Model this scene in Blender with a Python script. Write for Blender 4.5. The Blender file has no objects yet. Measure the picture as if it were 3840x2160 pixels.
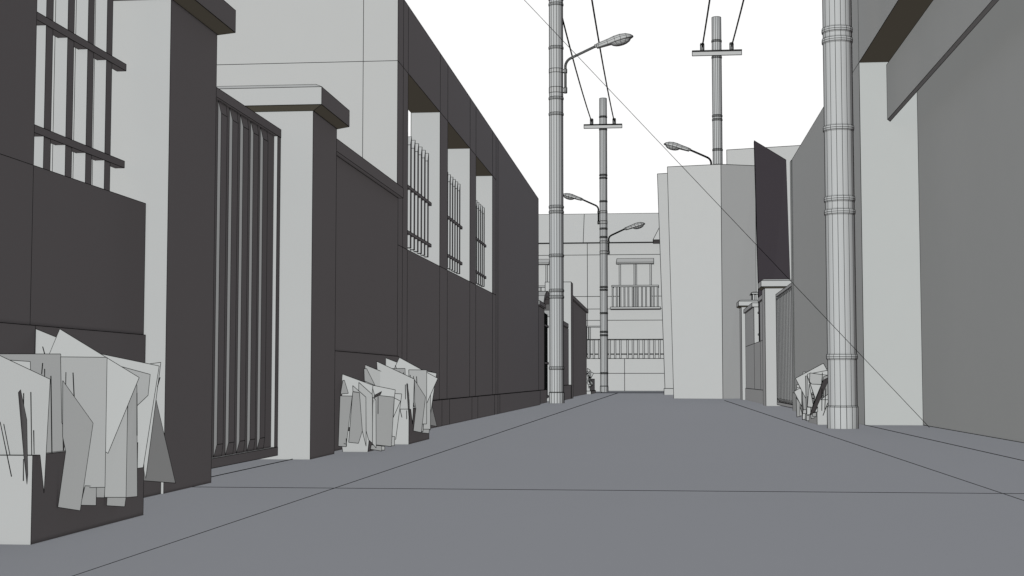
# Narrow alley of plaster walls, gates, utility poles and street lamps, drawn as a
# clean clay model with thin dark seams along every edge.
import bpy, math
from mathutils import Vector

scene = bpy.context.scene
COL = scene.collection
EYE = Vector((0.0, 0.0, 0.6))
SEAM = 0.000205          # seam half width per metre of viewing distance

# ------------------------------------------------------------------ materials
def clay(name, col, var=0.012, scale=3.0):
    m = bpy.data.materials.new(name); m.use_nodes = True
    nt = m.node_tree; nt.nodes.clear()
    out = nt.nodes.new('ShaderNodeOutputMaterial')
    dif = nt.nodes.new('ShaderNodeBsdfDiffuse')
    tc = nt.nodes.new('ShaderNodeTexCoord')
    no = nt.nodes.new('ShaderNodeTexNoise'); no.inputs['Scale'].default_value = scale
    no.inputs['Detail'].default_value = 4
    mr = nt.nodes.new('ShaderNodeMapRange')
    mr.inputs['To Min'].default_value = 1 - var; mr.inputs['To Max'].default_value = 1 + var
    mx = nt.nodes.new('ShaderNodeVectorMath'); mx.operation = 'SCALE'
    mx.inputs[0].default_value = col
    nt.links.new(tc.outputs['Object'], no.inputs['Vector'])
    nt.links.new(no.outputs['Fac'], mr.inputs['Value'])
    nt.links.new(mr.outputs['Result'], mx.inputs['Scale'])
    nt.links.new(mx.outputs['Vector'], dif.inputs['Color'])
    nt.links.new(dif.outputs['BSDF'], out.inputs['Surface'])
    return m

A = 0.50
M_PLASTER = clay('plaster', (A*1.06, A*.968, A*.985))
M_CONCRETE = clay('concrete', (A*1.07, A*.985, A*1.015))
M_METAL = clay('painted_metal', (A*1.06, A*.968, A*.99))
M_LEAF = clay('leaf', (A*1.06, A*.970, A*.985))
M_GROUND = clay('paving', (A*1.02, A*0.96, A*1.05), 0.01, 0.6)
M_UNDERSHADE = clay('underside_shade', (A*.82, A*.72, A*.57))  # brown shade of down-facing surfaces, put into the colour
M_RIGHT = clay('grey_green_plaster', (A*1.058, A*.983, A*.993))
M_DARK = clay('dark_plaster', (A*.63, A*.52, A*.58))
M_WIRE = clay('cable', (0.035, 0.032, 0.028))
M_LINE = clay('dark_seam', (0.006, 0.006, 0.006), 0.0)

# ------------------------------------------------------------------ mesh builder
class MB:
    def __init__(self):
        self.v = []; self.f = []; self.sm = []; self.seams = {}; self.smooth = False
    def vert(self, p):
        self.v.append(tuple(p)); return len(self.v) - 1
    def seam(self, a, b):
        k = tuple(sorted((tuple(round(c, 4) for c in a), tuple(round(c, 4) for c in b))))
        self.seams[k] = True
    def poly(self, pts, seams=True):
        i0 = len(self.v)
        for p in pts: self.v.append(tuple(p))
        self.f.append(tuple(range(i0, i0 + len(pts)))); self.sm.append(self.smooth)
        if seams:
            for a, b in zip(pts, list(pts[1:]) + [pts[0]]): self.seam(a, b)
        return self
    def hexa(self, b, t, seams=True):
        """b, t: four bottom and four top points, same order (counter-clockwise from above)"""
        self.poly([b[3], b[2], b[1], b[0]], seams); self.poly(t, seams)
        for i in range(4):
            j = (i + 1) % 4
            self.poly([b[i], b[j], t[j], t[i]], seams)
        return self
    def box(self, x0, x1, y0, y1, z0, z1, seams=True):
        b = [(x0, y0, z0), (x1, y0, z0), (x1, y1, z0), (x0, y1, z0)]
        return self.hexa(b, [(p[0], p[1], z1) for p in b], seams)
    def rings(self, rings, closed=True, cap0=True, cap1=True, smooth=True, seams=True, every=1):
        """skin a list of rings of equal length"""
        idx = [[self.vert(p) for p in r] for r in rings]
        n = len(rings[0])
        for a in range(len(rings) - 1):
            for i in range(n if closed else n - 1):
                j = (i + 1) % n
                self.f.append((idx[a][i], idx[a][j], idx[a+1][j], idx[a+1][i])); self.sm.append(smooth)
        for c, k in ((cap0, 0), (cap1, -1)):
            if c:
                r = idx[k]; self.f.append(tuple(reversed(r)) if k == 0 else tuple(r)); self.sm.append(False)
        if seams:
            for a, r in enumerate(rings):
                for i in range(n if closed else n - 1): self.seam(r[i], r[(i+1) % n])
                if a + 1 < len(rings):
                    for i in range(0, n, every): self.seam(r[i], rings[a+1][i])
        return self
    def lathe(self, cx, cy, prof, n=16, **k):
        """prof: (radius, z) from the bottom up"""
        rs = [[(cx + r*math.cos(2*math.pi*i/n + .13), cy + r*math.sin(2*math.pi*i/n + .13), z) for i in range(n)] for r, z in prof]
        return self.rings(rs, **k)
    def tube(self, pts, r, n=8, **k):
        P = [Vector(p) for p in pts]; rs = []
        for i, p in enumerate(P):
            t = (P[min(i+1, len(P)-1)] - P[max(i-1, 0)]).normalized()
            s = t.cross(Vector((0, 1, 0)) if abs(t.y) < .9 else Vector((0, 0, 1))).normalized(); w = t.cross(s)
            rs.append([tuple(p + s*r*math.cos(2*math.pi*j/n) + w*r*math.sin(2*math.pi*j/n)) for j in range(n)])
        return self.rings(rs, **k)
    def wall_x(self, xf, xb, ys, zs, hole=lambda y, z: False, keep=None):
        """wall whose face lies at x = xf (back at xb); cells for which hole() is true stay open"""
        ny, nz = len(ys) - 1, len(zs) - 1
        solid = [[not hole((ys[i]+ys[i+1])/2, (zs[j]+zs[j+1])/2) for j in range(nz)] for i in range(ny)]
        S = lambda i, j: 0 <= i < ny and 0 <= j < nz and solid[i][j]
        for i in range(ny):
            for j in range(nz):
                if not solid[i][j]: continue
                y0, y1, z0, z1 = ys[i], ys[i+1], zs[j], zs[j+1]
                q = lambda x: [(x, y0, z0), (x, y1, z0), (x, y1, z1), (x, y0, z1)]
                f = q(xf); b = q(xb)
                if xf < xb: f, b = f[::-1], b[::-1]
                self.poly(f, False); self.poly(b[::-1], False)
                for (a, c) in ((f[0], f[1]), (f[1], f[2]), (f[2], f[3]), (f[3], f[0])):
                    if keep is None or keep(a, c): self.seam(a, c)
                for di, dj, pa, pb in ((-1, 0, (y0, z0), (y0, z1)), (1, 0, (y1, z1), (y1, z0)), (0, -1, (y1, z0), (y0, z0)), (0, 1, (y0, z1), (y1, z1))):
                    if not S(i+di, j+dj):
                        p = [(xf, *pa), (xf, *pb), (xb, *pb), (xb, *pa)]
                        if xf < xb: p = p[::-1]
                        self.poly(p, True)
        return self
    def build(self, name, mat, parent=None, seams=True, extra=(), width=1.0):
        o0 = Vector(parent['_base']) if parent is not None else Vector((0, 0, 0))
        return self._make(name, mat, parent, o0, seams, extra, width)
    def _make(self, name, mat, parent, o0, seams, extra, width):
        v = [Vector(p) for p in self.v]; f = list(self.f); sm = list(self.sm); nb = len(f)
        if seams:
            es = list(self.seams) + [tuple(e) for e in extra]
            for a, b in es:
                a, b = Vector(a), Vector(b); d = b - a
                if d.length < 1e-5: continue
                d.normalize()
                h = Vector((0, 0, 1)) if abs(d.z) < .8 else Vector((1, 0, 0))
                s = d.cross(h).normalized(); w = d.cross(s)
                # long edges are split so that the seam keeps tapering with distance
                for p0, p1 in ((a, b),):
                    k = len(v)
                    for p in (p0, p1):
                        r = max(SEAM * width * (p - EYE).length, .0004)
                        v += [p + s*r, p + w*r, p - s*r, p - w*r]
                    for i in range(4):
                        j = (i + 1) % 4
                        f.append((k+i, k+j, k+4+j, k+4+i)); sm.append(False)
        me = bpy.data.meshes.new(name)
        me.from_pydata([tuple(p - o0) for p in v], [], f)
        me.materials.append(mat); me.materials.append(M_LINE)
        for i, p in enumerate(me.polygons):
            p.material_index = 0 if i < nb else 1
            p.use_smooth = sm[i]
        me.update()
        o = bpy.data.objects.new(name, me); COL.objects.link(o)
        if parent is not None:
            o.parent = parent; o['_base'] = tuple(o0)
        return o

def thing(name, label, cat, loc, group=None):
    o = bpy.data.objects.new(name, None); o.empty_display_size = .1
    COL.objects.link(o); o.location = loc; o['_base'] = tuple(loc)
    tag(o, label, cat, group); return o
def tag(o, label, cat, group=None):
    o['label'] = label; o['category'] = cat
    if group: o['group'] = group
    return o
def structure(o):
    o['kind'] = 'structure'; return o

# ------------------------------------------------------------------ leaf outlines (x, y, z)
LEAVES_BOX = [
  [(-2.706,5.942,0.82), (-2.444,5.919,0.721), (-2.436,5.918,0.356), (-2.688,5.94,0.465)],
  [(-2.498,5.727,0.809), (-2.096,5.581,0.606), (-2.242,5.634,0.297), (-2.653,5.783,0.494)],
  [(-2.681,5.318,0.698), (-2.407,5.532,0.701), (-2.393,5.543,0.304), (-2.663,5.333,0.308)],
  [(-2.346,5.391,0.687), (-2.185,5.463,0.686), (-2.184,5.463,0.173), (-2.262,5.428,0.173), (-2.301,5.411,0.376), (-2.337,5.395,0.427)],
  [(-2.261,5.22,0.594), (-2.168,5.293,0.431), (-2.202,5.267,0.099), (-2.268,5.215,0.116), (-2.248,5.23,0.325), (-2.258,5.222,0.382)],
  [(-2.576,4.992,0.763), (-2.231,5.04,0.599), (-2.245,5.038,0.183), (-2.262,5.036,0.322), (-2.544,4.995,0.323)],
  [(-2.717,4.933,0.749), (-2.39,5.052,0.608), (-2.347,5.067,0.319), (-2.668,4.95,0.323)],
  [(-2.272,4.868,0.552), (-2.269,4.879,0.562), (-2.258,4.911,0.454), (-2.255,4.922,0.258), (-2.256,4.919,0.224), (-2.262,4.901,0.328)],
  [(-2.458,6.07,0.711), (-2.181,6.046,0.657), (-2.248,6.052,0.214), (-2.315,6.058,0.205), (-2.377,6.063,0.294), (-2.468,6.071,0.576)],
  [(-2.318,6.3,0.669), (-2.265,6.3,0.676), (-2.328,6.3,0.143), (-2.356,6.3,0.195), (-2.341,6.3,0.198)],
  [(-2.317,5.951,0.654), (-2.206,6.005,0.62), (-2.213,6.002,0.529), (-2.256,5.981,0.482), (-2.294,5.962,0.577)],
  [(-2.26,5.894,0.604), (-2.232,5.917,0.574), (-2.224,5.923,0.099), (-2.262,5.892,0.097), (-2.263,5.892,0.358)],
  [(-2.252,5.66,0.604), (-2.184,5.689,0.482), (-2.184,5.689,0.115), (-2.262,5.655,0.117), (-2.263,5.654,0.314)],
  [(-2.216,5.455,0.177), (-2.216,5.455,0.102), (-2.264,5.418,0.106), (-2.251,5.428,0.181)],
  [(-2.263,5.685,0.118), (-2.264,5.684,0.081), (-2.205,5.73,0.073), (-2.201,5.733,0.114)],
  [(-2.264,5.572,0.171), (-2.236,5.593,0.167), (-2.238,5.592,0.121), (-2.263,5.572,0.123)],
  [(-2.339,6.441,0.515), (-2.24,6.449,0.118), (-2.35,6.253,0.144)],
  [(-2.496,5.25,0.673), (-2.405,5.25,0.667), (-2.401,5.25,0.594), (-2.494,5.25,0.599)],
  [(-2.284,5.3,0.626), (-2.283,5.3,0.626), (-2.283,5.3,0.534), (-2.284,5.3,0.534)],
  [(-2.256,5.3,0.624), (-2.254,5.3,0.624), (-2.247,5.3,0.522), (-2.249,5.3,0.522)],
  [(-2.265,5.12,0.611), (-2.263,5.12,0.611), (-2.253,5.12,0.326), (-2.255,5.12,0.326)],
  [(-2.287,5,0.552), (-2.285,5,0.552), (-2.277,5,0.323), (-2.278,5,0.323)],
  [(-2.305,4.98,0.548), (-2.303,4.98,0.548), (-2.301,4.98,0.414), (-2.302,4.98,0.414)],
  [(-2.273,5,0.413), (-2.271,5,0.413), (-2.268,5,0.327), (-2.269,5,0.327)],
  [(-2.515,5.6,0.732), (-2.513,5.6,0.732), (-2.504,5.6,0.703), (-2.506,5.6,0.703)],
  [(-2.379,5.3,0.661), (-2.377,5.3,0.661), (-2.38,5.3,0.619), (-2.382,5.3,0.619)],
  [(-2.281,5.1,0.637), (-2.279,5.1,0.637), (-2.279,5.1,0.609), (-2.28,5.1,0.609)],
  [(-2.387,5,0.435), (-2.386,5,0.436), (-2.36,5,0.324), (-2.361,5,0.324)],
  [(-2.377,4.95,0.445), (-2.376,4.95,0.445), (-2.328,4.95,0.249), (-2.33,4.95,0.249)],
  [(-2.286,4.95,0.311), (-2.285,4.95,0.312), (-2.283,4.95,0.234), (-2.285,4.95,0.234)],
  [(-2.225,5.9,0.541), (-2.224,5.9,0.541), (-2.22,5.9,0.359), (-2.222,5.9,0.359)],
  [(-2.244,6.2,0.564), (-2.243,6.2,0.564), (-2.231,6.2,0.607), (-2.233,6.2,0.607)],
]
LEAVES_POT = [
  [(-2.698,11.96,0.642), (-2.427,11.936,0.546), (-2.464,11.94,0.217), (-2.748,11.964,0.169)],
  [(-2.679,11.893,0.588), (-2.667,11.902,0.588), (-2.637,11.925,0.478), (-2.695,11.88,0.473)],
  [(-2.607,11.476,0.462), (-2.521,11.544,0.46), (-2.562,11.512,0.046), (-2.617,11.468,0.052)],
  [(-2.485,11.399,0.496), (-2.438,11.436,0.49), (-2.415,11.454,0.179), (-2.442,11.433,0.078), (-2.511,11.379,0.088)],
  [(-2.492,11.429,0.547), (-2.39,11.467,0.452), (-2.386,11.468,0.053), (-2.416,11.457,0.179), (-2.44,11.448,0.49), (-2.49,11.43,0.498)],
  [(-2.448,11.459,0.573), (-2.343,11.497,0.474), (-2.338,11.499,0.074), (-2.37,11.487,0.104), (-2.389,11.48,0.178), (-2.393,11.479,0.451), (-2.448,11.459,0.502)],
  [(-2.347,11.598,0.469), (-2.201,11.712,0.449), (-2.221,11.696,0.041), (-2.353,11.594,0.061)],
  [(-2.401,11.807,0.547), (-2.207,11.79,0.509), (-2.215,11.791,0.445), (-2.387,11.806,0.464), (-2.403,11.807,0.522)],
  [(-2.198,11.7,0.443), (-2.146,11.7,0.416), (-2.207,11.7,0.279), (-2.201,11.7,0.378)],
  [(-2.247,11.898,0.479), (-2.173,11.904,0.474), (-2.222,11.9,0.092), (-2.253,11.897,0.092)],
  [(-2.382,11.627,0.021), (-2.376,11.632,0.057), (-2.302,11.69,0.045), (-2.301,11.691,0.003)],
  [(-2.247,11.845,0.117), (-2.222,11.856,0.117), (-2.225,11.855,0.04), (-2.25,11.844,0.04)],
  [(-2.329,11.559,0.471), (-2.297,11.657,0.497), (-2.303,11.64,0.472), (-2.334,11.545,0.447)],
  [(-2.339,11.496,0.453), (-2.314,11.503,0.426), (-2.31,11.504,0.037), (-2.339,11.496,0.074)],
  [(-2.578,12.28,0.69), (-2.557,12.295,0.69), (-2.491,12.341,0.543), (-2.574,12.283,0.583)],
  [(-2.303,11.694,0.043), (-2.278,11.706,0.042), (-2.278,11.706,0.01), (-2.303,11.694,0.011)],
  [(-2.709,11.9,0.162), (-2.728,11.896,0.171), (-2.703,11.901,0.373), (-2.691,11.903,0.373)],
  [(-2.331,11.5,0.427), (-2.329,11.5,0.427), (-2.338,11.5,0.348), (-2.339,11.5,0.348)],
  [(-2.296,11.5,0.466), (-2.295,11.5,0.466), (-2.294,11.5,0.316), (-2.296,11.5,0.316)],
  [(-2.559,11.5,0.114), (-2.557,11.5,0.114), (-2.555,11.5,0.048), (-2.557,11.5,0.048)],
  [(-2.616,11.5,0.078), (-2.614,11.5,0.078), (-2.556,11.5,0.068), (-2.557,11.5,0.068)],
]
LEAVES_RIGHT = [
  [(1.803,19.333,0.609), (2.166,19.282,0.809), (2.256,19.27,0.637), (1.933,19.315,0.342)],
  [(1.947,19.21,0.664), (2.211,19.187,0.715), (2.21,19.187,0.65), (2.14,19.193,0.657), (1.981,19.207,0.681), (1.972,19.208,0.548), (1.953,19.209,0.616)],
  [(1.969,19.096,0.681), (2.136,19.157,0.657), (2.12,19.151,0.528), (1.992,19.104,0.533), (1.961,19.093,0.565)],
  [(1.994,19.133,0.533), (2.118,19.122,0.527), (2.008,19.131,0.263), (2.032,19.129,0.358), (1.965,19.135,0.555)],
  [(2.085,18.591,0.586), (2.175,18.834,0.619), (2.182,18.902,0.576), (1.981,18.703,0.175), (1.898,18.476,0.149)],
  [(2.102,18.724,0.629), (2.169,18.777,0.652), (2.169,18.776,0.619), (2.1,18.723,0.586)],
  [(1.929,19.089,0.237), (1.957,19.096,0.535), (2.005,19.109,0.264), (1.994,19.106,0.227)],
  [(1.934,19.202,0.228), (1.984,19.198,0.225), (1.981,19.198,0.13), (1.929,19.202,0.126)],
  [(1.919,19.191,0.64), (1.947,19.212,0.64), (1.933,19.201,0.14), (1.925,19.196,0.143)],
  [(2.126,18.969,0.468), (2.198,19.033,0.576), (2.195,19.031,0.414), (2.157,18.997,0.33), (2.127,18.97,0.33)],
  [(2.089,18.956,0.33), (2.185,18.947,0.404), (2.184,18.947,0.331)],
  [(2.138,19.505,0.71), (2.253,19.495,0.744), (2.253,19.495,0.719), (2.141,19.505,0.698)],
  [(1.97,18.879,0.154), (2.024,18.921,0.167), (2.023,18.92,0.11), (1.971,18.88,0.114)],
  [(2,18.852,0.172), (2.037,18.849,0.242), (2.036,18.849,0.175)],
  [(1.955,18.933,0.136), (2.012,18.966,0.145), (2.011,18.965,0.095), (1.961,18.937,0.084)],
  [(2.055,18.5,0.478), (2.058,18.5,0.478), (2.051,18.5,0.196), (2.049,18.5,0.196)],
  [(2.102,18.5,0.478), (2.105,18.5,0.478), (2.089,18.5,0.209), (2.086,18.5,0.209)],
  [(2.126,18.5,0.298), (2.128,18.5,0.298), (2.066,18.5,0.136), (2.063,18.5,0.136)],
  [(1.932,19,0.616), (1.935,19,0.616), (2.02,19,0.357), (2.017,19,0.357)],
  [(2.118,19,0.683), (2.12,19,0.683), (2.118,19,0.535), (2.115,19,0.535)],
]
LEAVES_TUB = [
  [(1.861,20.206,0.425), (1.942,20.199,0.474), (1.966,20.197,0.445), (1.964,20.197,0.216)],
  [(1.922,20.502,0.515), (1.955,20.499,0.518), (1.978,20.497,0.472), (1.932,20.501,0.468)],
  [(1.922,20.397,0.48), (1.955,20.403,0.487), (1.969,20.406,0.469), (1.903,20.394,0.44)],
  [(1.896,20.277,0.343), (1.951,20.32,0.264), (1.952,20.321,0.077), (1.902,20.282,0.069)],
  [(1.944,20.251,0.215), (1.968,20.249,0.136), (1.97,20.249,0.086), (1.944,20.251,0.085)],
  [(1.975,20.2,0.123), (2.013,20.2,0.116), (2.007,20.2,0.037), (1.972,20.2,0.04)],
  [(2.015,20.242,0.115), (2.036,20.259,0.111), (2.035,20.258,0.025), (2.015,20.242,0.025)],
  [(1.979,20.143,0.174), (2.023,20.159,0.174), (2.021,20.158,0.117), (1.969,20.14,0.124)],
  [(1.974,20.276,0.444), (1.99,20.288,0.408), (2.038,20.322,0.329), (2.038,20.322,0.17), (1.995,20.291,0.172)],
  [(2.019,20.094,0.1), (2.055,20.107,0.097), (2.054,20.106,0.025), (2.018,20.093,0.022)],
  [(1.968,20.213,0.445), (1.976,20.221,0.441), (1.984,20.229,0.036), (1.972,20.217,0.036)],
  [(2.027,20.602,0.698), (2.077,20.598,0.698), (2.077,20.598,0.669), (2.027,20.602,0.647)],
]
LEAVES_BED = [
  [(-2.852,56.392,1.024), (-2.737,56.412,0.948), (-2.777,56.405,0.873), (-2.852,56.392,0.896)],
  [(-2.754,56.4,0.931), (-2.716,56.4,0.913), (-2.729,56.4,0.628), (-2.772,56.4,0.721)],
  [(-2.713,56.4,0.882), (-2.608,56.4,0.826), (-2.72,56.4,0.617)],
  [(-2.893,56.392,0.884), (-2.807,56.408,0.884), (-2.807,56.408,0.838), (-2.893,56.392,0.844)],
  [(-2.871,56.4,0.803), (-2.824,56.4,0.797), (-2.744,56.4,0.384), (-2.813,56.4,0.594)],
  [(-2.812,56.4,0.78), (-2.743,56.4,0.594), (-2.686,56.4,0.315), (-2.721,56.4,0.338)],
  [(-2.842,56.395,0.57), (-2.75,56.412,0.39), (-2.814,56.4,0.367), (-2.86,56.392,0.431)],
  [(-2.802,56.4,0.373), (-2.686,56.4,0.396), (-2.686,56.4,0.315), (-2.791,56.4,0.315)],
  [(-2.743,56.4,0.582), (-2.651,56.4,0.454), (-2.645,56.4,0.344), (-2.686,56.4,0.384)],
  [(-2.808,56.396,0.315), (-2.768,56.404,0.315), (-2.789,56.4,0.222)],
]
# ------------------------------------------------------------------ ground
g = MB(); g.poly([(-400, -60, -.012), (400, -60, -.012), (400, 600, -.012), (-400, 600, -.012)], False)
structure(g.build('ground', M_GROUND))
RW = 1.785
b = MB()
ycut = [-8, -2, 1.5, 4, 7.735, 14, 24, 40, 61.0]
for y0, y1 in zip(ycut[:-1], ycut[1:]):
    b.poly([(-RW, y0, 0), (RW, y0, 0), (RW, y1, 0), (-RW, y1, 0)], False)
    b.seam((-RW, y0, 0), (-RW, y1, 0))
    if y1 <= 43.5: b.seam((RW, y0, 0), (RW, y1, 0))
b.seam((-RW, 7.735, 0), (RW, 7.735, 0))
structure(b.build('road', M_GROUND, width=1.5))
b = MB()
for y0, y1 in zip(ycut[:-1], ycut[1:]):
    b.poly([(-3.9, y0, 0), (-RW, y0, 0), (-RW, y1, 0), (-3.9, y1, 0)], False)
b.seam((-RW, 7.735, 0), (-2.6, 7.735, 0)); b.seam((-2.735, 8.0, .002), (-2.735, 10.47, .002))
structure(b.build('pavement', M_GROUND, width=1.5))
b = MB()
for y0, y1 in zip(ycut[:-1], ycut[1:]):
    b.poly([(RW, y0, 0), (8, y0, 0), (8, y1, 0), (RW, y1, 0)], False)
for y0, y1 in ((4, 8), (8, 11), (11, 15), (15, 19.0)):
    b.seam((2.652, y0, .001), (2.652, y1, .001)); b.seam((3.396, y0, .001), (3.396, y1, .001))
b.seam((RW, 7.735, 0), (2.64, 7.735, 0))
structure(b.build('pavement', M_GROUND, width=1.5))
b = MB(); b.poly([(-30, 61.0, 0), (30, 61.0, 0), (30, 69.45, 0), (-30, 69.45, 0)], False)
for y in (60.9, 61.7, 69.4): b.seam((-2.85, y, .004), (1.0, y, .004))
b.seam((-2.5, 61.0, 0), (-2.8, 69.0, 0))
structure(b.build('cross_street', M_GROUND, width=1.5))

# ------------------------------------------------------------------ shared pieces
def pier(x0, x1, y0, y1, label, h=2.61):
    t = thing('gate_pier', label, 'gate pier', ((x0+x1)/2, (y0+y1)/2, 0), 'capped gate piers along the alley')
    mat = M_PLASTER
    MB().box(x0, x1, y0, y1, -.06, h + .040).build('shaft', mat, t)
    o = .085; c = MB(); zb, zo, zt, za = h + .020, h + .052, h + .186, h + .217
    R = lambda e, z: [(x0-e, y0-e, z), (x1+e, y0-e, z), (x1+e, y1+e, z), (x0-e, y1+e, z)]
    c.rings([R(o, zo), R(o, zt), R(o-.06, za)], smooth=False, cap0=False)
    c.build('cap', mat, t)
    s_ = MB(); s_.rings([R(.004, zb), R(o-.001, zo-.001)], smooth=False, cap0=False, cap1=False); s_.build('cap_underside', M_UNDERSHADE, t)  # underside of the cap with its shade painted in
    return t

def grille(parent, xf, xb, bars, bw, z0, z1, rails, rail_y, wedge=.105, deep=0.0):
    """iron window grille: upright bars with slanted tips and two flat rails"""
    d = 1 if xf > xb else -1
    r = MB(); g = MB()
    first = None
    for k, z in enumerate(rails):
        m = MB(); m.box(min(xf, xb), max(xf, xb), rail_y[0], rail_y[1], z - .018, z + .018)
        if first is None: first = m.build('window_grille', M_METAL, parent)
        else: m.build('rail', M_METAL, first)
    for y in bars:
        m = MB(); x0, x1 = min(xf, xb) + .006, max(xf, xb) - .003
        x0 -= deep if d > 0 else 0; x1 += deep if d < 0 else 0
        b_ = [(x0, y, z0), (x1, y, z0), (x1, y+bw, z0), (x0, y+bw, z0)]
        t_ = [(x0, y, z1-wedge), (x1, y, z1-wedge), (x1, y+bw, z1), (x0, y+bw, z1)]
        m.hexa(b_, t_); m.build('bar', M_METAL, first)
    return first

def coping(parent, x0, x1, y0, y1, z0=2.489, z1=2.592):
    MB().box(x0, x1, y0, y1, z0, z1).build('coping', M_PLASTER, parent)

# ------------------------------------------------------------------ left side, near
t = thing('boundary_wall', 'dark low wall at the left edge with an iron grille in its window notch', 'boundary wall', (-2.8, 5.6, 0), 'boundary walls')
b = MB(); b.wall_x(-2.71, -3.05, [2.2, 5.905, 7.268], [.832, 1.53, 2.48], lambda y, z: y > 5.905 and z > 1.53)
b.build('wall', M_PLASTER, t)
b = MB(); b.wall_x(-2.699, -3.04, [2.2, 5.935, 7.268], [-.06, .832]); b.build('plinth', M_PLASTER, t)
MB().box(-2.62, -2.600, 6.6, 7.26, -.06, .17).build('kerb_step', M_PLASTER, t)
coping(t, -3.1, -2.655, 2.2, 5.905)
MB().box(-4.2, -2.935, 7.235, 7.268, .6, 3.3).build('return_wall', M_PLASTER, t)
grille(t, -2.80, -2.85, [5.97 + .2395*k for k in range(5)], .073, 1.50, 2.86, (1.728, 2.245), (5.92, 7.19), deep=.022)

pier(-3.39, -2.59, 7.275, 8.068, 'nearest tall gate pier on the left, with the corrugated gate beside it')
pier(-3.39, -2.602, 10.467, 11.255, 'left pier at the far end of the corrugated gate, its slanted cap in full view')

def corrugated_gate(xb, sgn, y0, y1, label, step=.249, start=None, frame=.085, sw=1.0, hr=.0165):
    """sheet gate in a frame; face looks towards sgn * x"""
    t = thing('metal_gate', label, 'gate', (xb, (y0+y1)/2, 0), 'corrugated gates')
    X = lambda e: xb + sgn*e
    zb, zt = .03, 2.49
    f = MB()
    def bar(e0, e1, a0, a1, c0, c1): f.box(min(X(e0), X(e1)), max(X(e0), X(e1)), a0, a1, c0, c1)
    bar(-.03, .028, y0, y1, zt-.062, zt); bar(-.03, .028, y0, y1, zb, zb+.062)
    bar(-.03, .026, y0, y0+frame, zb+.063, zt-.063); bar(-.03, .026, y1-frame, y1, zb+.063, zt-.063)
    f.build('frame', M_METAL, t)
    p = MB(); bz0, bz1 = zb+.06, zt-.058
    p.poly([(X(0), y0+.03, bz0), (X(0), y1-.03, bz0), (X(0), y1-.03, bz1), (X(0), y0+.03, bz1)][::sgn], True)
    y = y0 + frame + .012 if start is None else start
    while y + step*.85 < y1 - frame + .02:
        h_ = hr; a, b_, c, d = y, y + step*.078, y + step*.594, y + step*.675
        B = [(X(.0006), a, bz0+.002), (X(.0006), d, bz0+.002), (X(.0006), d, bz1-.002), (X(.0006), a, bz1-.002)]
        T = [(X(h_), b_, bz0+.085), (X(h_), c, bz0+.085), (X(h_), c, bz1-.085), (X(h_), b_, bz1-.085)]
        p.poly(T[::sgn])
        for i in range(4):
            j = (i+1) % 4; p.poly([B[i], B[j], T[j], T[i]][::sgn])
        y += step
    p.build('corrugated_sheet', M_METAL, t, width=sw)
    return t
corrugated_gate(-2.878, 1, 8.07, 10.466, 'corrugated metal gate between the two nearest left piers', start=8.26)

t = thing('boundary_wall', 'low dark wall with coping behind the planter and pot on the left', 'boundary wall', (-2.8, 13, 0), 'boundary walls')
MB().box(-3.05, -2.71, 11.256, 14.57, .835, 2.489).build('wall', M_PLASTER, t)
MB().box(-3.04, -2.699, 11.256, 14.61, -.06, .835).build('plinth', M_PLASTER, t)
coping(t, -3.1, -2.66, 11.257, 14.60, 2.49, 2.595)

# long two storey house on the left
t = thing('house', 'long dark two-storey house on the left with three barred windows', 'house', (-4.5, 24, 0))
WIN = [(15.64, 17.99), (18.65, 20.90), (21.585, 23.778)]
ys = [15.0, 15.335, 15.64, 17.99, 18.65, 20.90, 21.585, 23.778, 24.29, 24.59, 32.95]
zs = [.336, 2.044, 4.04, 4.81]
def hole(y, z): return 2.044 < z < 4.04 and any(a < y < c for a, c in WIN)
def keep(p, q): return not (abs(p[2]-q[2]) < 1e-6 and p[2] in (2.044, 4.04) and max(p[1], q[1]) > 24.3)
b = MB(); b.wall_x(-2.80, -3.18, ys, zs, hole, keep)
b.wall_x(-7.6, -8.0, [15.0, 32.9], [0, 4.81])
b.box(-7.6, -3.18, 32.5, 32.9, 0, 4.81)
# gable wall to the south, with the seams of its storeys
for x0, x1 in ((-8.0, -3.18),):
    for z0, z1 in ((0, 2.044), (2.044, 4.04), (4.04, 4.81)):
        b.poly([(x0, 15.0, z0), (x1, 15.0, z0), (x1, 15.0, z1), (x0, 15.0, z1)])
        b.poly([(x1, 15.38, z0), (x0, 15.38, z0), (x0, 15.38, z1), (x1, 15.38, z1)], False)
b.poly([(-8, 15, 4.81), (-3.18, 15, 4.81), (-3.18, 15.38, 4.81), (-8, 15.38, 4.81)])
b.build('wall', M_PLASTER, t)
b = MB(); b.wall_x(-2.765, -2.798, [15.0] + ys[2:], [-.06, .336]); b.build('plinth', M_PLASTER, t)
for (w0, w1), ye, n in ((WIN[0], 17.229, 7), (WIN[1], 20.02, 6), (WIN[2], 22.855, 6)):
    st = .243 if n == 7 else .235
    bars = [ye - .068 - st*k for k in range(n) if ye - .068 - st*k > w0 + .01]
    grille(t, -2.82, -2.872, bars, .068, 2.095, 3.382, (2.256, 2.774), (w0 + .01, ye + .21))

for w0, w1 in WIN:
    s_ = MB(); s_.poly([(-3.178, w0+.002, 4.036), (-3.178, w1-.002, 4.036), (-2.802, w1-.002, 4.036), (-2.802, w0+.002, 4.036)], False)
    s_.build('window_soffit_shade', M_UNDERSHADE, t)  # thin sheet under the lintel, coloured as its shade

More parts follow.
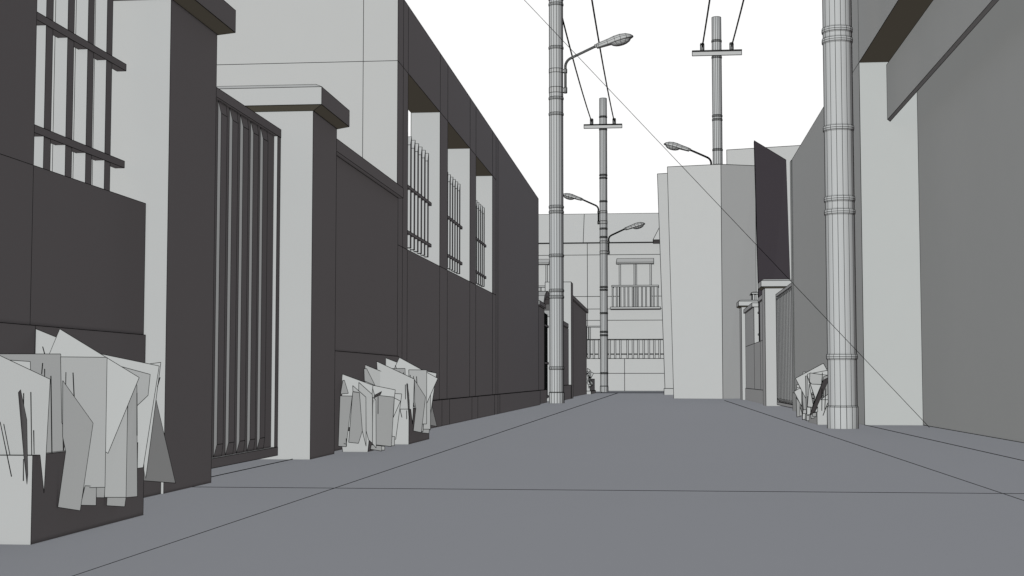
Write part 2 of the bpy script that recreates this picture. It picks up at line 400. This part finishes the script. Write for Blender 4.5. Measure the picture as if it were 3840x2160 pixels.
# ------------------------------------------------------------------ left side, far
t = thing('boundary_wall', 'short low wall piece just past the end of the long left house', 'boundary wall', (-3, 34.8, 0), 'boundary walls')
MB().box(-3.2, -2.895, 33.3, 35.75, .3, 2.36).build('wall', M_PLASTER, t)
MB().box(-3.18, -2.865, 33.3, 36.2, -.06, .33).build('plinth', M_PLASTER, t)
coping(t, -3.3, -2.84, 33.75, 35.6, 2.37, 2.47)

t = thing('arched_gate', 'gate with a curved arch on top, half hidden by the left lamp pole', 'gate', (-3.2, 38, 0))
b = MB(); n = 8; x0, x1 = -3.75, -2.93
yc, ry, rz, zc = 37.5, 1.55, .62, 2.30
prof = [(yc - ry*math.cos(math.pi*i/n), zc + rz*math.sin(math.pi*i/n)) for i in range(n+1)]
inn = [(yc - (ry-.16)*math.cos(math.pi*i/n), zc + (rz-.15)*math.sin(math.pi*i/n)) for i in range(n+1)]
for i in range(n):
    (a0, c0), (a1, c1), (d0, e0), (d1, e1) = prof[i], prof[i+1], inn[i], inn[i+1]
    b.poly([(x0, a0, c0), (x1, a0, c0), (x1, a1, c1), (x0, a1, c1)])
    b.poly([(x1, a0, c0), (x1, d0, e0), (x1, d1, e1), (x1, a1, c1)])
    b.poly([(x1, d0, e0), (x0, d0, e0), (x0, d1, e1), (x1, d1, e1)])
    b.poly([(x0, d0, e0), (x0, a0, c0), (x0, a1, c1), (x0, d1, e1)], False)
b.build('arch', M_PLASTER, t)
for ya in (35.95, 38.80):
    MB().box(-3.7, -2.925, ya, ya+.25, -.06, 2.30).build('post', M_PLASTER, t)
b = MB()
for k in range(14): b.box(-3.08, -3.04, 36.25 + .18*k, 36.30 + .18*k, .08, 2.35)
for z in (.1, 1.0, 2.0): b.box(-3.11, -3.02, 36.22, 38.79, z, z+.05)
b.build('gate_leaf', M_METAL, t)

t = thing('boundary_wall', 'low wall with coping seen between the left lamp pole and the tall plain pillar', 'boundary wall', (-3, 41.5, 0), 'boundary walls')
MB().box(-3.1, -2.76, 39.2, 43.2, .3, 2.12).build('wall', M_PLASTER, t)
MB().box(-3.08, -2.69, 39.2, 43.25, -.06, .42).build('plinth', M_PLASTER, t)
coping(t, -3.15, -2.71, 39.2, 42.4, 2.12, 2.24)

t = thing('gate_pillar', 'tall plain pillar without a cap behind the left lamp pole', 'pillar', (-3.07, 43.7, 0))
MB().box(-3.473, -2.677, 43.3, 44.1, -.06, 3.56).build('shaft', M_PLASTER, t)

t = thing('boundary_wall', 'high dark wall with coping between the plain pillar and the raised plant bed', 'boundary wall', (-3, 50, 0), 'boundary walls')
MB().box(-3.2, -2.90, 44.11, 56.6, -.06, 3.24).build('wall', M_PLASTER, t)
coping(t, -3.27, -2.85, 44.12, 57.1, 3.245, 3.37)

# ------------------------------------------------------------------ planters
def planter(name, label, loc, tub, leaves, off=(0, 0, 0), mat=M_PLASTER, group='planters full of square leaves', cat='planter'):
    t = thing(name, label, cat, loc, group)
    tub(t)
    for pts in leaves:
        q = [tuple(a + b_ for a, b_ in zip(p, off)) for p in pts]
        m = MB(); m.poly(q); m.build('leaf', M_LEAF, t)
    return t
def open_box(x0, x1, y0, y1, h, tp=0.0, name='box'):
    def f(t):
        m = MB(); w = .03
        b_ = [(x0+tp, y0+tp, -.05), (x1-tp, y0+tp, -.05), (x1-tp, y1-tp, -.05), (x0+tp, y1-tp, -.05)]
        o_ = [(x0, y0, h), (x1, y0, h), (x1, y1, h), (x0, y1, h)]
        i_ = [(x0+w, y0+w, h), (x1-w, y0+w, h), (x1-w, y1-w, h), (x0+w, y1-w, h)]
        s_ = [(p[0], p[1], h-.05) for p in i_]
        m.rings([b_, o_, i_, s_], smooth=False); m.build(name, M_PLASTER, t)
    return f
planter('planter', 'box planter with square leaves at the lower left corner, nearest to us', (-2.47, 5.55, 0),
        open_box(-2.66, -2.274, 5.0, 6.13, .322), LEAVES_BOX)
OFF = (-.027, 7.97, 0)
planter('planter', 'box planter with square leaves standing under the first barred window', (-2.5, 13.5, 0),
        open_box(-2.687, -2.300, 12.97, 14.12, .323), LEAVES_BOX, OFF)
planter('flower_pot', 'tapered pot with square leaves next to the second pier on the left', (-2.5, 11.75, 0),
        open_box(-2.633, -2.376, 11.58, 11.98, .174, .03, 'pot'), LEAVES_POT, cat='flower pot')
planter('planter', 'box planter with square leaves half hidden behind the right-hand pole', (2.25, 19.6, 0),
        open_box(2.055, 2.45, 19.1, 20.15, .335), LEAVES_RIGHT)
planter('flower_pot', 'small pot with square leaves between the right gate and the right planter', (2.2, 20.9, 0),
        open_box(2.16, 2.42, 20.75, 21.0, .18, .03, 'pot'), LEAVES_TUB, cat='flower pot')
def bed(t):
    MB().box(-3.3, -2.76, 56.65, 60.5, .121, .60).build('box', M_PLASTER, t)
    MB().box(-3.35, -2.72, 56.62, 60.6, -.05, .12).build('base', M_PLASTER, t)
planter('planter', 'raised plant bed at the far left end of the alley', (-3, 58.5, 0), bed, LEAVES_BED)

# ------------------------------------------------------------------ utility poles
RINGS = [.87, 2.64, 2.80, 3.675, 4.77, 4.90, 7.25, 7.65, 8.94, 10.05, 10.19, 12.36, 12.96]
TOPZ = 13.85
def pole(x, y, label):
    t = thing('utility_pole', label, 'utility pole', (x, y, 0), 'concrete utility poles')
    r = .174; n = 16
    MB().lathe(x, y, [(r, .0), (r, 12.5), (r-.004, TOPZ)], n, cap0=False).build('shaft', M_CONCRETE, t, width=.8)
    MB().lathe(x, y, [(.187, -.05), (.187, .262), (.176, .276)], n, cap0=False, cap1=False).build('collar', M_CONCRETE, t)
    for z in RINGS:
        MB().lathe(x, y, [(.172, z-.04), (.186, z-.026), (.188, z), (.186, z+.026), (.172, z+.04)], n, cap0=False, cap1=False).build('ring', M_CONCRETE, t, width=.8)
    c = MB(); L = .895
    c.box(x-L, x+L, y-.215, y-.19, 12.395, 12.545); c.box(x-L, x+L, y-.29, y-.188, 12.548, 12.572)
    ca = c.build('crossarm', M_METAL, t)
    for s in (-1, 1):
        m = MB(); cx, cy = x + s*.53, y - .24
        m.lathe(cx, cy, [(.07, 12.575), (.07, 12.77), (.074, 12.78), (.07, 12.80), (.062, 12.84)], 10)
        m.build('insulator', M_CONCRETE, ca)
    return t
POLES = [(2.210, 17.69, 'thick concrete pole in the right foreground with its foot in view'),
         (-2.555, 35.4, 'concrete pole on the left carrying one street lamp over the alley'),
         (2.150, 52.0, 'concrete pole standing behind the pale houses on the right'),
         (-2.590, 66.7, 'farthest concrete pole, with two street lamps, before the balcony house')]
for p in POLES: pole(*p)

def street_lamp(px, py, s, zc, label):
    """bracket lamp on the side s (+1 right, -1 left) of a pole; zc = lower clamp height"""
    t = thing('street_lamp', label, 'street lamp', (px + s*.235, py, zc), 'street lamps on the poles')
    X = lambda a: px + s*a
    for dz, h in ((0.0, .07), (.49, .05)):
        m = MB(); m.lathe(px, py, [(.178, zc+dz-h), (.178, zc+dz+h)], 16, cap0=False, cap1=False)
        a, b_ = sorted((X(.17), X(.262)))
        m.box(a, b_, py-.028, py+.028, zc+dz-h*.75, zc+dz+h*.75)
        m.lathe(X(.236), py, [(.04, zc+dz-h), (.04, zc+dz+h)], 8)
        m.build('clamp', M_METAL, t)
    pts = [(X(.236), py, zc-.04), (X(.236), py, zc+.60)]
    for k in range(1, 8):
        a = math.radians(66)*k/7
        pts.append((X(.236 + .24*(1-math.cos(a))), py, zc + .60 + .24*math.sin(a)))
    bx, bz = pts[-1][0], pts[-1][2]
    nx, nz = X(1.024), zc + 1.118
    pts.append((nx, py, nz))
    MB().tube(pts, .026, 8).build('arm', M_METAL, t)
    # head
    ax = Vector((s*.969, 0, .246)); up = Vector((-s*.246, 0, .969)); Lh = .945
    o = Vector((nx, py, nz))
    prof = [(0, .050, .050, -.052), (.05, .06, .055, -.054), (.30, .092, .088, -.048), (.50, .125, .125, -.040),
            (.66, .132, .148, -.036), (.82, .108, .145, -.030), (.94, .055, .095, -.024), (1.0, .006, .012, -.015)]
    rings = []
    for tt, ht, w, hb in prof:
        c = o + ax*(Lh*tt); r = []
        for k in range(9):
            a = math.pi*k/8
            r.append(tuple(c + Vector((0, -math.cos(a)*w, 0)) + up*(hb + (ht-hb)*math.sin(a)**.8)))
        r += [tuple(c + Vector((0, w*.86, 0)) + up*(hb-.014)), tuple(c + Vector((0, -w*.86, 0)) + up*(hb-.014))]
        rings.append(r)
    h = MB(); h.rings(rings, smooth=True)
    h.tube([tuple(o - ax*.05), tuple(o + ax*.02)], .042, 8)
    hd = h.build('lamp_head', M_METAL, t, width=.7)
    g = MB(); rings = []
    for i in range(1, 6):
        a = math.pi/2*i/5 - math.pi/2*.0
        rr = math.sin(math.pi/2*(1 - (i-1)/5.0)); dz = math.cos(math.pi/2*(1 - (i-1)/5.0))
        rings.append([tuple(o + ax*(Lh*.645 + math.cos(2*math.pi*k/12)*Lh*.275*rr) + Vector((0, math.sin(2*math.pi*k/12)*.125*rr, 0)) + up*(-.045 - .115*dz)) for k in range(12)])
    g.rings(rings, smooth=True, cap0=False); g.build('glass_bowl', M_METAL, hd, width=.7)
    return t
street_lamp(-2.555, 35.4, 1, 7.86, 'big street lamp on the nearer left pole, reaching over the alley')
street_lamp(-2.590, 66.7, -1, 7.95, 'upper lamp on the farthest pole, pointing left')
street_lamp(-2.590, 66.7, 1, 6.53, 'lower lamp on the farthest pole, pointing right at the balcony house')
street_lamp(2.150, 52.0, -1, 7.86, 'lamp pointing left above the roof of the pale houses on the right')

def wire(a, b_, sag, label):
    n = 12; pts = []
    for i in range(n+1):
        u = i/n; p = Vector(a).lerp(Vector(b_), u); p.z -= sag*4*u*(1-u); pts.append(tuple(p))
    m = MB(); m.tube(pts, .028, 6, seams=False)
    o = m.build('power_line', M_WIRE); tag(o, label, 'power line', 'power lines between the poles'); return o
def hook(i, s): return (POLES[i][0] + s*.53, POLES[i][1] - .30, 12.70)
wire(hook(3, -1), hook(1, -1), .35, 'power line on the left insulator of the farthest pole')
wire(hook(3, 1), hook(1, 1), .35, 'power line on the right insulator of the farthest pole')
wire(hook(2, -1), hook(0, -1), .35, 'power line on the left insulator of the pole behind the pale houses')
wire(hook(2, 1), hook(0, 1), .35, 'power line on the right insulator of the pole behind the pale houses')

# ------------------------------------------------------------------ right side, near
t = thing('garage', 'large grey building at the right edge with a half raised shutter', 'garage building', (4, 12, 0))
b = MB(); b.wall_x(2.652, 3.396, [1.0, 4.0, 18.985, 19.62], [-.06, 4.785, 9.0], lambda y, z: 4.0 < y < 18.985 and z < 4.785)
b.build('wall', M_RIGHT, t)
MB().box(3.397, 3.6, 1.0, 19.3, -.06, 8.9).build('back_wall', M_RIGHT, t)
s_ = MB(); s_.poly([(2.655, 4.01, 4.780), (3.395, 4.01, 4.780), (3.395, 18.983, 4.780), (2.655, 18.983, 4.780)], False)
s_.build('soffit_shade', M_UNDERSHADE, t)  # added sheet that paints the overhang's brown shade
b = MB(); b.poly([(3.006, 4.02, 4.742), (3.006, 18.97, 4.742), (3.006, 18.97, 4.012), (3.006, 4.02, 4.012)][::-1])
b.poly([(3.006, 4.02, 4.012), (3.006, 18.97, 4.012), (3.034, 18.93, 3.978), (3.034, 4.02, 3.978)][::-1])
b.poly([(3.034, 4.02, 3.978), (3.034, 18.93, 3.978), (3.034, 18.93, 4.742), (3.034, 4.02, 4.742)][::-1])
b.build('shutter', M_RIGHT, t)

t = thing('house', 'grey flat-topped house on the right behind the thick foreground pole', 'house', (4, 24, 0))
b = MB(); b.wall_x(2.55, 6.0, [20.35, 27.45], [-.06, 4.805]); b.build('wall', M_RIGHT, t)
MB().box(2.535, 2.60, 27.451, 27.72, -.06, 4.79).build('corner_strip', M_RIGHT, t)
MB().box(2.515, 2.549, 20.35, 27.56, -.06, .338).build('plinth', M_RIGHT, t)

corrugated_gate(2.62, -1, 27.75, 32.2, 'corrugated gate on the right beside the grey flat-topped house', start=27.86, step=.36, sw=.85, hr=.035)
pier(2.350, 3.14, 32.22, 33.02, 'right pier beside the corrugated right gate, in front of the dark tall wall')
t = thing('boundary_wall', 'low right wall with an iron grille in its notch, between the two right piers', 'boundary wall', (2.6, 37, 0), 'boundary walls')
b = MB(); b.wall_x(2.47, 2.80, [33.03, 35.5, 37.8, 41.55], [.33, 1.53, 2.49], lambda y, z: 35.5 < y < 37.8 and z > 1.53)
b.build('wall', M_PLASTER, t)
MB().box(2.455, 2.79, 33.03, 41.56, -.06, .335).build('plinth', M_PLASTER, t)
coping(t, 2.42, 2.86, 33.03, 35.45, 2.492, 2.597); coping(t, 2.42, 2.86, 37.78, 41.5, 2.492, 2.597)
grille(t, 2.52, 2.57, [35.62 + .22*k for k in range(6)], .07, 1.54, 2.62, (1.50+.24, 2.30), (35.52, 37.05))
pier(2.360, 3.15, 41.6, 42.4, 'farthest right pier, topped by a small square lantern', 2.66)
t = thing('gate_lantern', 'small square lantern on the farthest right pier', 'lantern', (2.86, 42.0, 2.88))
for x in (2.70, 2.80, 2.90, 2.99):
    MB().box(x, x+.055, 41.82, 41.88, 2.88, 3.06).build('post', M_METAL, t)
MB().box(2.69, 3.06, 41.9, 42.2, 2.88, 3.055).build('lamp_box', M_METAL, t)
b = MB(); R = lambda e, z: [(2.70-e, 41.8-e, z), (3.06+e, 41.8-e, z), (3.06+e, 42.2+e, z), (2.70-e, 42.2+e, z)]
b.rings([R(.06, 3.06), R(.03, 3.065), R(.03, 3.11), R(-.02, 3.125)], smooth=False); b.build('cap', M_METAL, t)

# ------------------------------------------------------------------ right side, pale houses
t = thing('house', 'pale windowless house in the middle of the right row with a slanted left edge', 'house', (1.5, 45, 0))
B = [(.424, 44.38, -.06), (1.905, 43.88, -.06), (3.0, 44.85, -.06), (2.2, 48.5, -.06), (.80, 48.5, -.06)]
T = [(.276, 44.4, 7.22), (1.912, 43.9, 7.2), (3.02, 44.85, 7.28), (2.2, 48.5, 7.3), (.70, 48.5, 7.3)]
MB().rings([B, T], smooth=False).build('wall', M_PLASTER, t)
t = thing('house', 'narrow pale house left of the windowless one, with a small plinth', 'house', (.5, 56, 0))
B = [(.20, 54.78, -.06), (.60, 54.78, -.06), (.9, 58, -.06), (.5, 58, -.06)]
T = [(-.045, 54.78, 8.50), (.60, 54.78, 8.53), (.9, 58, 8.5), (.3, 58, 8.5)]
MB().rings([B, T], smooth=False).build('wall', M_PLASTER, t)
MB().box(.155, .55, 54.5, 54.77, -.06, .24).build('plinth', M_PLASTER, t)
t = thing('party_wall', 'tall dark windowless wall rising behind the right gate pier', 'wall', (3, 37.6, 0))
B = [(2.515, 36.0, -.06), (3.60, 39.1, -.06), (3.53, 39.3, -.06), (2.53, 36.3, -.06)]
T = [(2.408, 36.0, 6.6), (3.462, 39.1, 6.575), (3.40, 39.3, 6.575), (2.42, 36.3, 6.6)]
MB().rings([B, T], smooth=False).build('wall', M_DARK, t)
t = thing('house', 'pale building standing highest behind the dark party wall on the right', 'house', (4, 49, 0))
B = [(2.25, 47, -.06), (5.2, 46.9, -.06), (6, 52, -.06), (3.2, 52, -.06)]
T = [(2.24, 47, 8.14), (5.2, 46.9, 8.26), (6, 52, 8.3), (3.2, 52, 8.3)]
MB().rings([B, T], smooth=False).build('wall', M_PLASTER, t)

# ------------------------------------------------------------------ house closing the alley
YF = 69.5
t = thing('house', 'pale house with balconies and a sloping roof closing the end of the alley', 'house', (-2, 74, 0))
b = MB()
xs = [-12, -3.498, 4.5]
for z0, z1, cut in ((-.06, .874, -1.705), (.874, 1.594, -1.705), (1.594, 3.46, -3.498), (3.46, 4.014, -3.498), (4.014, 4.629, -3.498), (4.629, 6.668, -3.498), (6.668, 7.24, -3.498)):
    b.poly([(-12, YF, z0), (cut, YF, z0), (cut, YF, z1), (-12, YF, z1)]); b.poly([(cut, YF, z0), (4.5, YF, z0), (4.5, YF, z1), (cut, YF, z1)])
b.poly([(4.5, YF, -.06), (4.5, 79, -.06), (4.5, 79, 7.24), (4.5, YF, 7.24)]); b.poly([(-12, 79, -.06), (-12, YF, -.06), (-12, YF, 7.24), (-12, 79, 7.24)])
b.poly([(4.5, 79, -.06), (-12, 79, -.06), (-12, 79, 7.24), (4.5, 79, 7.24)])
b.build('wall', M_PLASTER, t)
b = MB(); ye, yr = 69.15, 70.2
for x0, x1 in ((-12.3, -3.68), (-3.68, 4.8)):
    b.poly([(x0, ye, 7.245), (x1, ye, 7.245), (x1, yr, 8.77), (x0, yr, 8.77)])
    b.poly([(x0, yr, 8.77), (x1, yr, 8.77), (x1, 79.3, 8.9), (x0, 79.3, 8.9)])
    b.poly([(x0, YF+.3, 7.243), (x1, YF+.3, 7.243), (x1, ye, 7.23), (x0, ye, 7.23)])
    b.poly([(x0, ye, 7.23), (x1, ye, 7.23), (x1, ye, 7.245), (x0, ye, 7.245)])
b.build('roof', M_PLASTER, t)
b = MB()
b.poly([(-.28, 69.4, 7.19), (3.0, 69.4, 7.19), (3.0, 67.5, 7.19), (-.28, 67.5, 7.19)])
b.poly([(-.28, 67.5, 7.19), (3.0, 67.5, 7.19), (2.4, 68.6, 9.2), (.70, 68.6, 9.2)])
b.poly([(-.28, 69.4, 7.19), (-.28, 67.5, 7.19), (.70, 68.6, 9.2)], False)
b.build('bay_roof', M_PLASTER, t)

def french_window(dx):
    f = MB()
    for x0, x1 in ((-1.945, -1.87), (-1.225, -1.16), (-1.155, -1.09), (-.447, -.375)):
        f.box(x0+dx, x1+dx, YF-.06, YF-.004, 4.10, 6.20)
    f.box(-1.945+dx, -.375+dx, YF-.055, YF-.006, 6.201, 6.27); f.box(-1.945+dx, -.375+dx, YF-.055, YF-.006, 4.03, 4.098)
    w = f.build('window', M_METAL, t)
    for x0, x1 in ((-1.868, -1.227), (-1.088, -.449)):
        MB().box(x0+dx, x1+dx, YF-.03, YF-.01, 4.10, 6.20, False).build('pane', M_PLASTER, w)
    a = MB(); zt, zb = 6.475, 6.255
    for p in ([(-2.07, 69.05, zb), (-.26, 69.05, zb), (-.26, YF-.003, zt), (-2.05, YF-.003, zt)],
              [(-2.07, 69.05, zb-.062), (-.26, 69.05, zb-.062), (-.26, 69.05, zb), (-2.07, 69.05, zb)],
              [(-2.07, YF-.003, zb-.062), (-.26, YF-.003, zb-.062), (-.26, 69.05, zb-.062), (-2.07, 69.05, zb-.062)]):
        a.poly([(q[0]+dx, q[1], q[2]) for q in p])
    a.poly([(-2.07+dx, 69.05, zb), (-2.05+dx, YF-.003, zt), (-2.07+dx, YF-.003, zb-.062), (-2.07+dx, 69.05, zb-.062)])
    a.build('awning', M_PLASTER, t)
def balcony(dx):
    m = MB(); m.box(-2.36+dx, .05+dx, 68.6, YF-.004, 3.972, 4.06); s = m.build('balcony', M_PLASTER, t)
    m = MB(); m.box(-2.285+dx, -.03+dx, 68.62, 68.70, 5.04, 5.108); m.box(-2.285+dx, -2.215+dx, 68.701, YF-.004, 5.04, 5.108); m.box(-.10+dx, -.03+dx, 68.701, YF-.004, 5.04, 5.108)
    m.build('handrail', M_METAL, s)
    for x in (-2.24, -2.04, -1.869, -1.672, -1.483, -1.274, -1.033, -.829, -.635, -.394, -.268, -.078):
        MB().box(x-.026+dx, x+.026+dx, 68.64, 68.68, 4.061, 5.039).build('baluster', M_METAL, s)
for dx in (0, -5.09):
    french_window(dx); balcony(dx)
f = MB()
for x0, x1 in ((-3.53, -3.46), (-3.42, -3.355), (-2.75, -2.68)): f.box(x0, x1, YF-.06, YF-.004, 1.65, 3.12)
f.box(-3.54, -2.66, YF-.065, YF-.005, 3.121, 3.175)
w = f.build('window', M_METAL, t)
MB().box(-3.35, -2.755, YF-.03, YF-.01, 1.65, 3.12, False).build('pane', M_PLASTER, w)
m = MB(); m.box(-9.0, 4.0, YF-.16, YF-.10, 2.497, 2.53); tr = m.build('terrace_railing', M_METAL, t)
MB().box(-9.0, 4.0, YF-.15, YF-.11, 1.79, 1.823).build('rail', M_METAL, tr)
k = 0; x = -5.95
for x in [-3.391 - .256*i for i in range(8)] + [-3.391, -3.149, -2.891, -2.64, -2.387, -2.129, -1.877, -1.533, -1.276, -1.019, -.763, -.512, -.256, -.006, .25, .5]:
    if x == -3.391 and k: continue
    k = k or x == -3.391
    MB().box(x*1.012-.038, x*1.012+.038, YF-.20, YF-.161, 1.60, 2.50).build('baluster', M_METAL, tr)

# ------------------------------------------------------------------ viewport overlay line across the alley, built as a thin wire
m = MB(); n = 16; pts = []
P0, P1 = Vector((3.311, 18.1, 0.003)), Vector((-1.191, 11.2, 3.778))
m2 = []
for i in range(n+1): m2.append(tuple(P0.lerp(P1, i/n)))
for a, b_ in zip(m2[:-1], m2[1:]): m.seam(a, b_)
o = m.build('viewport_line', M_LINE, width=1.25)
tag(o, 'thin straight dark viewport line, built as a wire, running down across the whole alley to the garage foot', 'overlay line')

for o in bpy.data.objects:
    if '_base' in o: del o['_base']

# ------------------------------------------------------------------ light: low sun from behind on the left, white hazy sky ahead
SUN = Vector((-.147, -.490, .160)); ES = SUN.length/.498; SUN.normalize()
sd = bpy.data.lights.new('sun', 'SUN'); sd.energy = 2.82*ES; sd.angle = math.radians(.5); sd.color = (.89, 1.015, .985)
sd.use_shadow = False
so = bpy.data.objects.new('sun', sd); COL.objects.link(so)
so.rotation_euler = SUN.to_track_quat('Z', 'Y').to_euler()

w = bpy.data.worlds.new('World'); scene.world = w; w.use_nodes = True
nt = w.node_tree; nt.nodes.clear()
out = nt.nodes.new('ShaderNodeOutputWorld'); bg = nt.nodes.new('ShaderNodeBackground')
sky = nt.nodes.new('ShaderNodeTexSky'); sky.sky_type = 'NISHITA'; sky.sun_disc = False
sky.sun_elevation = math.asin(SUN.z); sky.sun_rotation = math.atan2(SUN.x, SUN.y)
hz = nt.nodes.new('ShaderNodeMixRGB')
tc = nt.nodes.new('ShaderNodeTexCoord'); dt = nt.nodes.new('ShaderNodeVectorMath'); dt.operation = 'DOT_PRODUCT'
dt.inputs[1].default_value = Vector((-.06, 1, .14)).normalized()
mr = nt.nodes.new('ShaderNodeMapRange'); mr.inputs['From Min'].default_value = .78; mr.inputs['From Max'].default_value = .90
nt.links.new(tc.outputs['Generated'], dt.inputs[0]); nt.links.new(dt.outputs['Value'], mr.inputs['Value'])
nt.links.new(mr.outputs['Result'], hz.inputs['Fac'])
SKY = .05
gain = nt.nodes.new('ShaderNodeVectorMath'); gain.operation = 'MULTIPLY'; gain.inputs[1].default_value = (.26,.29,.31)
nt.links.new(sky.outputs['Color'], gain.inputs[0]); nt.links.new(gain.outputs['Vector'], hz.inputs['Color1'])
hz.inputs['Color2'].default_value = (1.02/SKY, 1.02/SKY, 1.02/SKY, 1)
bg.inputs['Strength'].default_value = SKY
nt.links.new(hz.outputs['Color'], bg.inputs['Color']); nt.links.new(bg.outputs['Background'], out.inputs['Surface'])
w.light_settings.ao_factor = .100; w.light_settings.distance = .02
cy = scene.cycles
cy.use_fast_gi = True; cy.fast_gi_method = 'ADD'
cy.diffuse_bounces = 0; cy.max_bounces = 2; cy.glossy_bounces = 0; cy.pixel_filter_type = 'BLACKMAN_HARRIS'

# ------------------------------------------------------------------ camera
cd = bpy.data.cameras.new('camera'); cd.lens = 50; cd.sensor_width = 36; cd.clip_start = .05; cd.clip_end = 2000
co = bpy.data.objects.new('camera', cd); COL.objects.link(co); co.location = EYE
co.rotation_euler = (math.radians(90 + 3.6607), 0, math.radians(5.924))
scene.camera = co
scene.render.resolution_x = 1024; scene.render.resolution_y = 576
scene.view_settings.view_transform = 'Standard'; scene.view_settings.look = 'None'
scene.view_settings.exposure = 0; scene.view_settings.gamma = 1
